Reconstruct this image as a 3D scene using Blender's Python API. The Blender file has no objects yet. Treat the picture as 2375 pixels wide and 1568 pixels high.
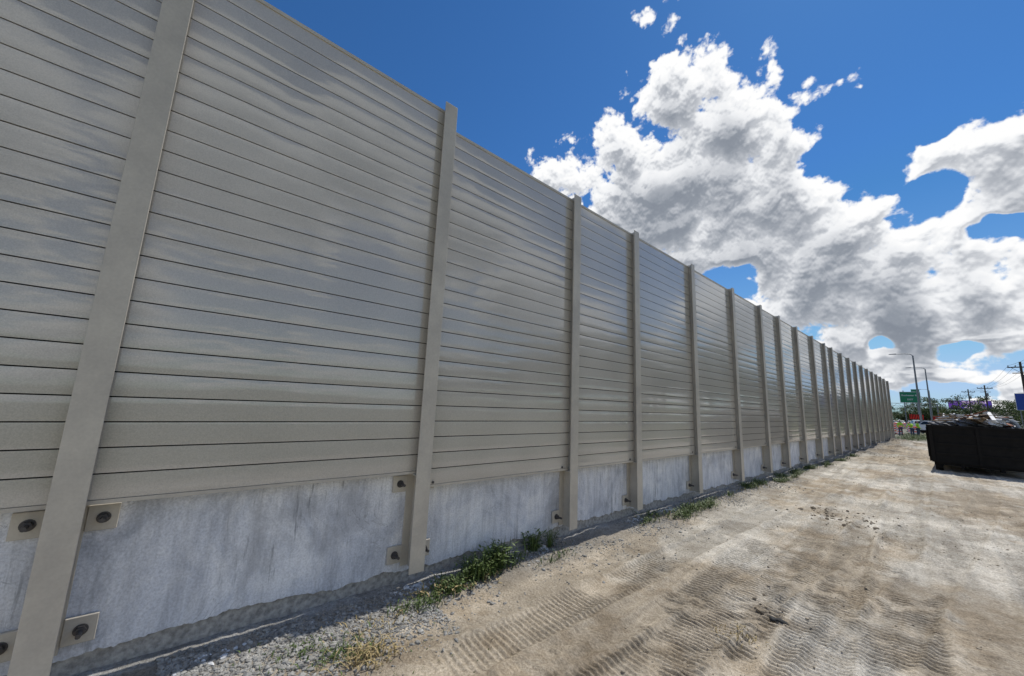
import bpy, bmesh, math, random, time
import numpy as np
from mathutils import Matrix, Vector
T0=time.time()
random.seed(7); RNG=np.random.default_rng(11)
S=bpy.context.scene
S.view_settings.view_transform='Standard'; S.view_settings.look='None'; S.view_settings.exposure=0; S.view_settings.gamma=1
COL=S.collection
rad=math.radians
CAMH=1.87; CX=3.86

# ------------------------------------------------------------------ camera
cd=bpy.data.cameras.new("camera"); cam=bpy.data.objects.new("camera",cd); COL.objects.link(cam)
cd.sensor_width=36; cd.lens=13.49; cd.clip_start=.05; cd.clip_end=6000
R=Matrix(((.6608,.0975,.7443),(.7494,-.1410,-.6469),(.0416,.9853,-.1660))).to_quaternion().to_matrix()
M=R.to_4x4(); M.translation=(CX,0,CAMH); cam.matrix_world=M
S.camera=cam

# ------------------------------------------------------------------ helpers
def empty(name,loc=(0,0,0)):
    e=bpy.data.objects.new(name,None); e.location=loc; e.empty_display_size=.2; COL.objects.link(e); return e
def obj(name,me,parent=None,loc=(0,0,0),rotz=0,scale=1):
    o=bpy.data.objects.new(name,me); COL.objects.link(o); o.location=loc; o.rotation_euler=(0,0,rotz)
    o.scale=(scale,)*3 if not hasattr(scale,'__len__') else scale
    if parent: o.parent=parent
    return o
class MB:
    def __init__(s): s.v=[];s.f=[];s.m=[];s.sm=[]
    def add(s,vs,fs,mi=0,smooth=False):
        n=len(s.v); s.v.extend([tuple(a) for a in vs]); s.f.extend([tuple(n+i for i in f) for f in fs]); s.m.extend([mi]*len(fs)); s.sm.extend([smooth]*len(fs))
    def box(s,x0,x1,y0,y1,z0,z1,mi=0,rot=None,piv=None):
        vs=[Vector(p) for p in((x0,y0,z0),(x1,y0,z0),(x1,y1,z0),(x0,y1,z0),(x0,y0,z1),(x1,y0,z1),(x1,y1,z1),(x0,y1,z1))]
        if rot is not None:
            c=Vector(piv) if piv else Vector(((x0+x1)/2,(y0+y1)/2,(z0+z1)/2))
            vs=[rot@(v-c)+c for v in vs]
        s.add(vs,[(0,3,2,1),(4,5,6,7),(0,1,5,4),(1,2,6,5),(2,3,7,6),(3,0,4,7)],mi)
    def cyl(s,a,b,r0,r1=None,n=10,mi=0,caps=True,smooth=True):
        a=Vector(a);b=Vector(b); r1=r0 if r1 is None else r1
        d=(b-a).normalized(); t=Vector((0,0,1)) if abs(d.z)<.9 else Vector((1,0,0)); u=d.cross(t).normalized(); w=d.cross(u)
        vs=[]
        for c,r in((a,r0),(b,r1)):
            for i in range(n):
                an=2*math.pi*i/n; vs.append(c+u*math.cos(an)*r+w*math.sin(an)*r)
        s.add(vs,[(i,i+n,(i+1)%n+n,(i+1)%n) for i in range(n)],mi,smooth)
        if caps: s.add(vs[:n],[tuple(range(n))],mi); s.add(vs[n:],[tuple(reversed(range(n)))],mi)
    def lathe(s,prof,n=16,c=(0,0,0),mi=0,mis=None):
        for k in range(len(prof)-1):
            (r0,z0),(r1,z1)=prof[k],prof[k+1]; vs=[]
            for r,z in((r0,z0),(r1,z1)):
                for i in range(n):
                    an=2*math.pi*i/n; vs.append((c[0]+r*math.cos(an),c[1]+r*math.sin(an),c[2]+z))
            s.add(vs,[(i,(i+1)%n,(i+1)%n+n,i+n) for i in range(n)],mis[k] if mis else mi,True)
    def mesh(s,name,mats):
        me=bpy.data.meshes.new(name); me.from_pydata(s.v,[],s.f)
        for m in mats: me.materials.append(m)
        me.polygons.foreach_set('material_index',s.m); me.polygons.foreach_set('use_smooth',s.sm); me.update(); return me
def np_mesh(name,V,F,mats,smooth=False,mi=None):
    me=bpy.data.meshes.new(name); V=np.asarray(V,dtype=np.float32); F=np.asarray(F,dtype=np.int32); k=F.shape[1]
    me.vertices.add(len(V)); me.vertices.foreach_set('co',V.ravel())
    me.loops.add(F.size); me.loops.foreach_set('vertex_index',F.ravel())
    me.polygons.add(len(F)); me.polygons.foreach_set('loop_start',np.arange(0,F.size,k,dtype=np.int32))
    try: me.polygons.foreach_set('loop_total',np.full(len(F),k,dtype=np.int32))
    except Exception: pass
    for m in mats: me.materials.append(m)
    me.update(calc_edges=True)
    me.polygons.foreach_set('use_smooth',np.full(len(F),smooth))
    if mi is not None: me.polygons.foreach_set('material_index',np.asarray(mi,dtype=np.int32))
    return me

# ------------------------------------------------------------------ numpy noise
_TR=np.random.default_rng(5); _TAB=_TR.random(65536).astype(np.float32); _AN=(_TAB*6.2831853).astype(np.float32); _CA=np.cos(_AN); _SA=np.sin(_AN)
def _ix(ix,iy,seed): return (((ix+seed*37)&255)<<8)|((iy+seed*91)&255)
def vnoise(x,y,seed=0):
    x=np.asarray(x,dtype=np.float32);y=np.asarray(y,dtype=np.float32)
    fx=np.floor(x);fy=np.floor(y);ix=fx.astype(np.int32);iy=fy.astype(np.int32);fx=x-fx;fy=y-fy
    fx=fx*fx*(3-2*fx);fy=fy*fy*(3-2*fy)
    a=_TAB[_ix(ix,iy,seed)];b=_TAB[_ix(ix+1,iy,seed)];c=_TAB[_ix(ix,iy+1,seed)];d=_TAB[_ix(ix+1,iy+1,seed)]
    return (a+(b-a)*fx)*(1-fy)+(c+(d-c)*fx)*fy
def pnoise(x,y,seed=0):
    fx=np.floor(x);fy=np.floor(y);ix=fx.astype(np.int32);iy=fy.astype(np.int32);fx=x-fx;fy=y-fy
    u=fx*fx*fx*(fx*(fx*6-15)+10);v=fy*fy*fy*(fy*(fy*6-15)+10)
    def gg(i,j,dx,dy):
        k=_ix(i,j,seed); return _CA[k]*dx+_SA[k]*dy
    a=gg(ix,iy,fx,fy);b=gg(ix+1,iy,fx-1,fy);c=gg(ix,iy+1,fx,fy-1);d=gg(ix+1,iy+1,fx-1,fy-1)
    return ((a+(b-a)*u)*(1-v)+(c+(d-c)*u)*v)*1.4
def fbm(x,y,f,o=4,seed=0,g=.5):
    s=0;a=1;t=0
    for i in range(o):
        s=s+a*vnoise(x*f+i*17.3,y*f-i*9.1,seed+i);t+=a;a*=g;f*=2.03
    return s/t
def sst(a,b,x):
    t=np.clip((x-a)/(b-a),0,1); return t*t*(3-2*t)

# ------------------------------------------------------------------ materials
def nm(name):
    m=bpy.data.materials.new(name); m.use_nodes=True; nt=m.node_tree; return m,nt.nodes,nt.links,nt.nodes['Principled BSDF']
def N(ns,t,**k):
    n=ns.new(t)
    for a,b in k.items():
        if a.startswith('i_'): n.inputs[a[2:].replace('_',' ')].default_value=b
        else: setattr(n,a,b)
    return n
def pmat(name,c,rough=.6,metal=0,var=.15,scale=6,bump=0,bscale=60,c2=None,emit=0,coord='Object',spec=None):
    m,ns,ln,b=nm(name)
    tc=ns.new('ShaderNodeTexCoord'); no=N(ns,'ShaderNodeTexNoise',i_Scale=scale,i_Detail=3.0,i_Roughness=.6); ln.new(tc.outputs[coord],no.inputs['Vector'])
    cr=ns.new('ShaderNodeValToRGB'); cr.color_ramp.elements[0].position=.3; cr.color_ramp.elements[1].position=.7
    c2=c2 or tuple(min(1,x*(1+var)) for x in c)
    cr.color_ramp.elements[0].color=(*[x*(1-var) for x in c],1); cr.color_ramp.elements[1].color=(*c2,1)
    ln.new(no.outputs['Fac'],cr.inputs['Fac']); ln.new(cr.outputs['Color'],b.inputs['Base Color'])
    b.inputs['Roughness'].default_value=rough; b.inputs['Metallic'].default_value=metal
    if spec is not None: b.inputs['Specular IOR Level'].default_value=spec
    if emit: ln.new(cr.outputs['Color'],b.inputs['Emission Color']); b.inputs['Emission Strength'].default_value=emit
    if bump:
        n2=N(ns,'ShaderNodeTexNoise',i_Scale=bscale,i_Detail=2.0); ln.new(tc.outputs[coord],n2.inputs['Vector'])
        bu=N(ns,'ShaderNodeBump',i_Strength=1.0,i_Distance=bump); ln.new(n2.outputs['Fac'],bu.inputs['Height']); ln.new(bu.outputs['Normal'],b.inputs['Normal'])
    return m

def m_panel():
    m,ns,ln,b=nm("painted_panel"); tc=ns.new('ShaderNodeTexCoord')
    n1=N(ns,'ShaderNodeTexNoise',i_Scale=130.0,i_Detail=2.0,i_Roughness=.7); ln.new(tc.outputs['Object'],n1.inputs['Vector'])
    n2=N(ns,'ShaderNodeTexNoise',i_Scale=.9,i_Detail=4.0); ln.new(tc.outputs['Object'],n2.inputs['Vector'])
    mx=N(ns,'ShaderNodeMath',operation='MULTIPLY_ADD'); ln.new(n1.outputs['Fac'],mx.inputs[0]); mx.inputs[1].default_value=.6
    m2=N(ns,'ShaderNodeMath',operation='MULTIPLY'); ln.new(n2.outputs['Fac'],m2.inputs[0]); m2.inputs[1].default_value=.35; ln.new(m2.outputs[0],mx.inputs[2])
    cr=ns.new('ShaderNodeValToRGB'); cr.color_ramp.elements[0].position=.25; cr.color_ramp.elements[1].position=.68
    cr.color_ramp.elements[0].color=(.40,.37,.315,1); cr.color_ramp.elements[1].color=(.64,.595,.52,1)
    ln.new(mx.outputs[0],cr.inputs[0]); ln.new(cr.outputs[0],b.inputs['Base Color'])
    b.inputs['Roughness'].default_value=.35; b.inputs['IOR'].default_value=1.5
    b.inputs['Coat Weight'].default_value=1.0; b.inputs['Coat IOR'].default_value=1.78
    mr=N(ns,'ShaderNodeMapRange'); mr.inputs['From Min'].default_value=.35; mr.inputs['From Max'].default_value=.65; mr.inputs['To Min'].default_value=.045; mr.inputs['To Max'].default_value=.10
    ln.new(n2.outputs['Fac'],mr.inputs['Value']); ln.new(mr.outputs[0],b.inputs['Coat Roughness'])
    mp=ns.new('ShaderNodeMapping'); mp.inputs['Scale'].default_value=(1,.6,2.0); ln.new(tc.outputs['Object'],mp.inputs['Vector'])
    n3=N(ns,'ShaderNodeTexNoise',i_Scale=1.5,i_Detail=1.0); ln.new(mp.outputs[0],n3.inputs['Vector'])
    b1=N(ns,'ShaderNodeBump',i_Strength=1.0,i_Distance=.003); ln.new(n3.outputs['Fac'],b1.inputs['Height'])
    ln.new(b1.outputs[0],b.inputs['Normal']); ln.new(b1.outputs[0],b.inputs['Coat Normal']); return m
def m_post():
    m,ns,ln,b=nm("painted_steel"); tc=ns.new('ShaderNodeTexCoord')
    n1=N(ns,'ShaderNodeTexNoise',i_Scale=60.0,i_Detail=3.0); ln.new(tc.outputs['Object'],n1.inputs['Vector'])
    cr=ns.new('ShaderNodeValToRGB'); cr.color_ramp.elements[0].position=.25; cr.color_ramp.elements[1].position=.75
    cr.color_ramp.elements[0].color=(.53,.485,.41,1); cr.color_ramp.elements[1].color=(.59,.545,.465,1); ln.new(n1.outputs['Fac'],cr.inputs[0])
    n2=N(ns,'ShaderNodeTexNoise',i_Scale=5.0,i_Detail=6.0,i_Roughness=.72); ln.new(tc.outputs['Object'],n2.inputs['Vector'])
    c2=ns.new('ShaderNodeValToRGB'); c2.color_ramp.elements[0].position=.69; c2.color_ramp.elements[1].position=.80; ln.new(n2.outputs['Fac'],c2.inputs[0])
    mx=ns.new('ShaderNodeMix'); mx.data_type='RGBA'; ln.new(c2.outputs[0],mx.inputs['Factor']); ln.new(cr.outputs[0],mx.inputs['A']); mx.inputs['B'].default_value=(.20,.14,.09,1)
    n3=N(ns,'ShaderNodeTexNoise',i_Scale=2.2,i_Detail=5.0,i_Roughness=.65); ln.new(tc.outputs['Object'],n3.inputs['Vector'])
    c3=ns.new('ShaderNodeValToRGB'); c3.color_ramp.elements[0].position=.35; c3.color_ramp.elements[1].position=.65; c3.color_ramp.elements[0].color=(.84,.84,.85,1); c3.color_ramp.elements[1].color=(1.05,1.05,1.04,1); ln.new(n3.outputs['Fac'],c3.inputs[0])
    m3=ns.new('ShaderNodeMix'); m3.data_type='RGBA'; m3.blend_type='MULTIPLY'; m3.inputs['Factor'].default_value=1; ln.new(mx.outputs['Result'],m3.inputs['A']); ln.new(c3.outputs[0],m3.inputs['B'])
    ln.new(m3.outputs['Result'],b.inputs['Base Color']); b.inputs['Roughness'].default_value=.38
    return m
def m_conc():
    m,ns,ln,b=nm("whitewashed_concrete"); tc=ns.new('ShaderNodeTexCoord'); o=tc.outputs['Object']
    def noise(scale,sc=(1,1,1),det=6,ro=.6,dist=0.):
        mp=ns.new('ShaderNodeMapping'); mp.inputs['Scale'].default_value=sc; ln.new(o,mp.inputs['Vector'])
        n=N(ns,'ShaderNodeTexNoise',i_Scale=scale,i_Detail=float(det),i_Roughness=ro,i_Distortion=dist); ln.new(mp.outputs[0],n.inputs['Vector']); return n.outputs['Fac']
    def ramp(f,stops):
        c=ns.new('ShaderNodeValToRGB'); e=c.color_ramp.elements
        while len(e)<len(stops): e.new(.5)
        for i,(p,cc) in enumerate(stops): e[i].position=p; e[i].color=(*cc,1) if hasattr(cc,'__len__') else (cc,cc,cc,1)
        ln.new(f,c.inputs[0]); return c.outputs[0]
    def mix(fac,a,bb,mode='MIX'):
        x=ns.new('ShaderNodeMix'); x.data_type='RGBA'; x.blend_type=mode
        if hasattr(fac,'links'): ln.new(fac,x.inputs['Factor'])
        else: x.inputs['Factor'].default_value=fac
        for s,k in((a,'A'),(bb,'B')):
            if hasattr(s,'links'): ln.new(s,x.inputs[k])
            else: x.inputs[k].default_value=(*s,1)
        return x.outputs['Result']
    base=ramp(noise(1.7,(1,1,.9),9,.74,.6),[(.34,(.47,.50,.56)),(.47,(.68,.705,.76)),(.62,(.87,.88,.90))])
    st=ramp(noise(5,(1,2.2,.25),5,.7),[(.36,.72),(.56,1.0)])
    c=mix(.8,base,st,'MULTIPLY')
    sp=ramp(noise(60,(1,1,1),2,.7),[(.35,.80),(.6,1.08)]); c=mix(.8,c,sp,'MULTIPLY')
    dp=ramp(noise(1.15,(1,1,.8),7,.72,.3),[(.55,0),(.66,.5)]); c=mix(dp,c,(.34,.35,.375))
    w1=noise(1.5,(1,1,1.2),5,.6,.8)
    rr_=ns.new('ShaderNodeMath'); rr_.operation='SUBTRACT'; ln.new(w1,rr_.inputs[0]); rr_.inputs[1].default_value=.5
    ab=ns.new('ShaderNodeMath'); ab.operation='ABSOLUTE'; ln.new(rr_.outputs[0],ab.inputs[0])
    hair=ramp(ab.outputs[0],[(0.0,1),(.0035,0)]); hm=ramp(noise(2.1,(1,1,1),2),[(.50,0),(.60,.7)])
    fh=ns.new('ShaderNodeMath'); fh.operation='MULTIPLY'; ln.new(hair,fh.inputs[0]); ln.new(hm,fh.inputs[1])
    c=mix(fh.outputs[0],c,(.28,.29,.31))
    dr=ramp(noise(20,(1,1,.10),4,.7),[(.55,0),(.66,1)])
    dm=ramp(noise(1.1,(1,1,.5),4,.65),[(.50,0),(.60,.85)])
    f=ns.new('ShaderNodeMath'); f.operation='MULTIPLY'; ln.new(dr,f.inputs[0]); ln.new(dm,f.inputs[1])
    c=mix(f.outputs[0],c,(.22,.23,.25))
    ln.new(c,b.inputs['Base Color']); b.inputs['Roughness'].default_value=.7
    bu=N(ns,'ShaderNodeBump',i_Strength=.8,i_Distance=.007); ln.new(noise(20,(1,1,.8),5,.7),bu.inputs['Height']); ln.new(bu.outputs[0],b.inputs['Normal'])
    return m
def m_ground():
    m,ns,ln,b=nm("dirt"); at=ns.new('ShaderNodeAttribute'); at.attribute_name='Col'; tc=ns.new('ShaderNodeTexCoord')
    n1=N(ns,'ShaderNodeTexNoise',i_Scale=45.0,i_Detail=4.0,i_Roughness=.75); ln.new(tc.outputs['Object'],n1.inputs['Vector'])
    n0=N(ns,'ShaderNodeTexNoise',i_Scale=1.3,i_Detail=8.0,i_Roughness=.75); ln.new(tc.outputs['Object'],n0.inputs['Vector'])
    cr=ns.new('ShaderNodeValToRGB'); cr.color_ramp.elements[0].position=.3; cr.color_ramp.elements[1].position=.7; cr.color_ramp.elements[0].color=(.55,.53,.50,1); cr.color_ramp.elements[1].color=(1.3,1.31,1.33,1)
    ln.new(n1.outputs['Fac'],cr.inputs[0])
    c0=ns.new('ShaderNodeValToRGB'); c0.color_ramp.elements[0].position=.35; c0.color_ramp.elements[1].position=.65; c0.color_ramp.elements[0].color=(.78,.76,.73,1); c0.color_ramp.elements[1].color=(1.18,1.19,1.20,1)
    ln.new(n0.outputs['Fac'],c0.inputs[0])
    a=at.outputs['Color']
    for x in(cr,c0):
        mx=ns.new('ShaderNodeMix'); mx.data_type='RGBA'; mx.blend_type='MULTIPLY'; mx.inputs['Factor'].default_value=1; ln.new(a,mx.inputs['A']); ln.new(x.outputs[0],mx.inputs['B']); a=mx.outputs['Result']
    ln.new(a,b.inputs['Base Color']); b.inputs['Roughness'].default_value=.95; b.inputs['Specular IOR Level'].default_value=.15
    bu=N(ns,'ShaderNodeBump',i_Strength=1.0,i_Distance=.014); ln.new(n1.outputs['Fac'],bu.inputs['Height']); ln.new(bu.outputs[0],b.inputs['Normal']); return m
MP=m_panel(); MS=m_post(); MC=m_conc(); MG=m_ground()
M_BOLT=pmat("dark_bolt",(.085,.08,.08),.45,.3)
M_ROUGHC=pmat("broken_concrete",(.36,.35,.33),.9,var=.4,scale=25,bump=.01,bscale=40)
M_STONE=pmat("gravel",(.27,.26,.24),.9,var=.45,scale=18,c2=(.46,.45,.42))
M_CHIP=pmat("white_chips",(.66,.67,.68),.85,var=.2,scale=30)
M_CLOD=pmat("dirt_clods",(.36,.31,.24),.95,var=.3,scale=10)
M_BLACK=pmat("black_paint",(.009,.0075,.0065),.6,var=.4,scale=4,spec=.2)
M_RUB=pmat("rubber",(.02,.02,.02),.8)
M_WHITE=pmat("white_sheet",(.70,.70,.70),.6,var=.12,scale=9)
M_GREYP=pmat("grey_pipe",(.42,.43,.44),.5)
M_WOOD=pmat("wood",(.28,.19,.11),.8,var=.3,scale=20)
M_POLEW=pmat("weathered_wood",(.09,.07,.055),.9,var=.3,scale=20)
M_GALV=pmat("galvanised",(.22,.23,.24),.45,.4)
M_GREEN=pmat("sign_green",(.0,.20,.085),.4,var=.05)
M_ORANGE=pmat("orange_plastic",(.8,.10,.02),.5,var=.08)
M_WREF=pmat("white_reflective",(.75,.75,.75),.4,var=.05)
M_LEAF=pmat("leaves",(.055,.085,.018),.65,var=.45,scale=.5,c2=(.14,.20,.04))
M_BARK=pmat("bark",(.10,.08,.06),.9,var=.3,scale=15)
M_WEED=pmat("weed_leaves",(.06,.105,.02),.6,var=.4,scale=12,c2=(.13,.19,.045))
M_STRAW=pmat("dry_grass",(.40,.31,.15),.8,var=.3,scale=20)
M_ASPH=pmat("asphalt",(.055,.055,.058),.85,var=.2,scale=3)
M_GLASS=pmat("glass_dark",(.02,.025,.03),.1,var=.1)
M_HIVIS=pmat("hi_vis",(.45,.75,.04),.6,var=.08)
M_SKIN=pmat("skin",(.42,.24,.16),.6,var=.05)
M_JEAN=pmat("denim",(.05,.07,.12),.8)
M_BLUEB=pmat("billboard_blue",(.03,.06,.40),.4,var=.3,scale=.3,c2=(.22,.05,.42),emit=.5)
M_PINK=pmat("billboard_text",(.95,.75,.85),.4,var=.05,emit=.6)
M_RED=pmat("red_lamp",(.7,.03,.015),.4,var=.05,emit=.35)
M_AMBER=pmat("amber_lamp",(.9,.4,.02),.4,var=.05,emit=.8)
M_BLUES=pmat("blue_sign",(.01,.06,.38),.4,var=.05)
M_SIDING=pmat("white_siding",(.55,.55,.53),.7,var=.08)
M_ROOF=pmat("roof_shingle",(.10,.095,.09),.9)

# ------------------------------------------------------------------ ground
TRK=[ # x0, slope, amp, freq, phase, halfwidth, spacing, depth, y0,y1
 (1.25,-.010,.10,.20,.3,.20,.058,.7,1.5,70),(1.95,-.030,.14,.16,1.2,.24,.064,1.0,1.0,70),
 (2.50,-.045,.10,.21,.6,.25,.072,1.35,.9,60),(3.05,-.050,.20,.13,2.2,.24,.062,1.1,1.0,60),(3.0,.0,.12,.17,.2,.21,.058,1.0,1.0,60),
 (3.75,-.055,.18,.15,2.9,.25,.066,1.2,1.0,60),(4.4,-.03,.25,.11,.2,.26,.068,1.0,2,60),
 (5.1,-.03,.25,.12,1.2,.26,.07,.9,2,60),(1.75,.09,.15,.25,.0,.20,.06,1.0,1.2,16),(3.0,.07,.1,.3,4.,.21,.064,.9,4,20),
 (1.0,.05,.12,.22,2.,.18,.056,.7,2.6,30),(2.2,.015,.15,.14,3.,.22,.056,.9,1.,50)]
HEAPS=((.7,27.5,.7,.14),(1.0,31,.9,.16),(.8,35.5,1.0,.30),(1.3,39,.8,.18),(.7,43,1.2,.34))
def ground_fn(x,y):
    x=x.astype(np.float64);y=y.astype(np.float64)
    h=.030*(fbm(x,y,.5,3,1)-.5)+.030*(fbm(x,y,1.9,4,5)-.5)
    rough=sst(.42,.62,fbm(x,y,.9,3,9))
    fine=fbm(x,y,11,4,21,.65)-.5
    h=h+fine*(.016+.022*rough)
    PN=fbm(x,y,1.1,5,31,.62); BN=fbm(x,y,2.5,2,55); WN=fbm(x,y,3,3,77); PF=fbm(x,y,7,3,83,.6)
    trackm=np.zeros_like(x); groove=np.zeros_like(x)
    for i,(x0,sl,am,fr,ph,hw,sp,dp,y0,y1) in enumerate(TRK):
        xc=x0+sl*y+am*np.sin(fr*y+ph)+.03*(BN-.5)
        I=np.nonzero((np.abs(x-xc)<hw*1.8)&(y>y0)&(y<y1))
        if len(I[0])==0: continue
        X_=x[I];Y_=y[I];u=(X_-xc[I])/hw
        m=(1-sst(.80,1.06,np.abs(u)))*sst(y0,y0+.6,Y_)*(1-sst(y1-5,y1,Y_))
        pn=(PN[I]-.5)*(1 if i%2 else -1)+.5
        patch=sst(.35,.52,pn+.40*(PF[I]-.5))*dp
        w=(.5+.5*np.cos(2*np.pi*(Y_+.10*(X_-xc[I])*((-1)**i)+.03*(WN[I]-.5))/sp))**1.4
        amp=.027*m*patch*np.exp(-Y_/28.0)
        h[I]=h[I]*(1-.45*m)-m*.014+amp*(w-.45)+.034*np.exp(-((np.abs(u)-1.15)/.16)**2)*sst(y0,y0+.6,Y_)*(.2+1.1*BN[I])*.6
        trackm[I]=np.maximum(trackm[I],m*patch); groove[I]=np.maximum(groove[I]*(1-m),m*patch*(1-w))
    h=h+.040*np.exp(-np.clip(x+.02,0,9)**2/.015)*(x>-.3)*(x<2)*(.3+1.2*fbm(x,y,3,3,61))
    h=h+.020*np.exp(-((x-.45)/.3)**2)*(fbm(x,y,2.2,3,66))
    n3=fbm(x,y,3,3,71)
    for (hx,hy,r,a) in HEAPS: h=h+a*np.exp(-(((x-hx)/r)**2+((y-hy)/(r*1.3))**2))*(.6+.8*n3)
    far=sst(90,260,np.abs(y))+sst(60,200,np.abs(x)); h=h*np.clip(1-far,0,1)
    h=np.where(x<-.35,np.minimum(h,-.02),h)
    def C(r,g,b): return np.array([r,g,b])[None,None,:]
    n1=fbm(x,y*.7,.7,6,101,.6)[...,None]; n2=fbm(x,y,3.1,5,111,.6)[...,None]
    xs_=x+.045*y-.15*np.sin(.15*y+1)
    stk=(fbm(xs_*6,y*.35,1,4,171,.6)*.55+fbm(x,y,1.2,4,177,.6)*.45)[...,None]
    dirt=C(.47,.405,.315); dust=C(.60,.56,.485); dark=C(.35,.285,.205)
    c=dirt+(dust-dirt)*sst(.40,.58,n1)+(dark-dirt)*.7*sst(.50,.64,n2)
    c=c*(.82+.36*sst(.38,.62,stk))
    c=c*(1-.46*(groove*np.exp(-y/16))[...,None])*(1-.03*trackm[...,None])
    nb=fbm(x,y,1.4,4,121)
    g=(1-sst(.35,.95,x+.7*(nb-.5)))[...,None]
    c=c*(1-g)+(C(.34,.31,.265)*(.6+.8*n2))*g
    f=(1-sst(.04,.12,x+.08*(fbm(x,y,5,3,131)-.5)))[...,None]
    c=c*(1-f)+(C(.38,.375,.36)*(.6+.7*n2))*f
    hp=np.zeros_like(x)
    for (hx,hy,r,a) in HEAPS: hp=np.maximum(hp,np.exp(-(((x-hx)/r)**2+((y-hy)/(r*1.3))**2)))
    c=c*(1-.45*hp[...,None])
    gr=np.clip(sst(6.2,8.5,x+1.5*(fbm(x,y,.4,3,141)-.5))+sst(46,60,y+8*(fbm(x,y,.3,3,151)-.5))*.55+sst(120,200,y)+(x<-22)*1.,0,1)[...,None]
    c=c*(1-gr)+(C(.115,.125,.05)*(.6+.8*n2)+.10*sst(.5,.7,n1)*C(.6,.5,.3))*gr
    return h,np.clip(c,.01,.8)
xs=list(-np.geomspace(.35,1800,34)[::-1])+[-.2,-.1]
x=-.04
while x<5.3: xs.append(x); x+=.02
while x<1800: xs.append(x); x+=max(.04,.12*(x-5))
ys=list(-np.geomspace(3,1800,26)[::-1]); y=-2.9
while y<.3: ys.append(y); y+=.05
while y<60: ys.append(y); y+=max(.0110,.0026*y)
while y<2500: ys.append(y); y*=1.05
xs=np.array(xs); ys=np.array(ys)
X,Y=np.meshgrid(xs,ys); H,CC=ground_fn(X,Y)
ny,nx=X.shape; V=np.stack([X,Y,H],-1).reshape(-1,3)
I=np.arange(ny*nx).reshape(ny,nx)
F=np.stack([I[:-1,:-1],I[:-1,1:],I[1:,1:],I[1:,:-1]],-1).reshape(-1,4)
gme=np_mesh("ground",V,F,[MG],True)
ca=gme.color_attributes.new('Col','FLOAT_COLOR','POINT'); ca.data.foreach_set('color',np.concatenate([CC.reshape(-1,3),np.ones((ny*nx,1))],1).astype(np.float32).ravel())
obj("ground",gme)
def ghv(x,y):
    x=np.atleast_1d(x);y=np.atleast_1d(y)
    i=np.clip(np.searchsorted(xs,x)-1,0,nx-2); j=np.clip(np.searchsorted(ys,y)-1,0,ny-2)
    tx=(x-xs[i])/(xs[i+1]-xs[i]); ty=(y-ys[j])/(ys[j+1]-ys[j])
    return (H[j,i]*(1-tx)+H[j,i+1]*tx)*(1-ty)+(H[j+1,i]*(1-tx)+H[j+1,i+1]*tx)*ty
def gh(x,y): return float(ghv(x,y)[0])

# highway beyond / behind the wall
rb=MB(); rb.add([(-21,-60,.012),(-3.2,-60,.012),(-3.2,900,.012),(-21,900,.012)],[(0,1,2,3)],0)
for lx in(-20.4,-4.0): rb.add([(lx-.07,-60,.017),(lx+.07,-60,.017),(lx+.07,900,.017),(lx-.07,900,.017)],[(0,1,2,3)],1)
for lx in(-7.6,-11.2,-14.8):
    for k in range(60):
        yy=-50+k*12; rb.add([(lx-.07,yy,.017),(lx+.07,yy,.017),(lx+.07,yy+3,.017),(lx-.07,yy+3,.017)],[(0,1,2,3)],1)
obj("road",rb.mesh("road",[M_ASPH,M_WREF]))

# ------------------------------------------------------------------ concrete foundation wall
YS=-7.8; YE=48.1
cb=MB(); cb.box(-.42,-.030,YS,YE,-.5,1.22,0)
cw=empty("concrete_wall"); obj("wall_core",cb.mesh("wall_core",[M_ROUGHC]),cw)
yy=[];y=YS
while y<YE: yy.append(y); y+=.012 if -1.5<y<9 else (.03 if 9<y<20 else .12)
yy.append(YE); yy=np.array(yy); z0=yy*0
edge=.15+.10*(fbm(yy,z0,1.1,3,201)-.5)+.10*(fbm(yy,z0,5,6,205,.7)-.5)
rows=[]
for k,t in enumerate(np.linspace(0,1,9)):
    zz=edge*(1-t)+1.225*t
    wob=.004*(fbm(yy,z0+k*.9,.8,3,215)-.5)
    rows.append(np.stack([0*yy+wob+(0 if k else -.001),yy,zz],-1))
back=np.stack([0*yy-.034,yy,edge+.006],-1); topb=np.stack([0*yy-.034,yy,0*yy+1.225],-1)
A=np.stack([back]+rows+[topb],0); nr,nc=A.shape[:2]; I=np.arange(nr*nc).reshape(nr,nc)
F=np.stack([I[:-1,:-1],I[:-1,1:],I[1:,1:],I[1:,:-1]],-1).reshape(-1,4)
obj("wall_facing",np_mesh("wall_facing",A.reshape(-1,3),F,[MC],False),cw)

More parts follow.
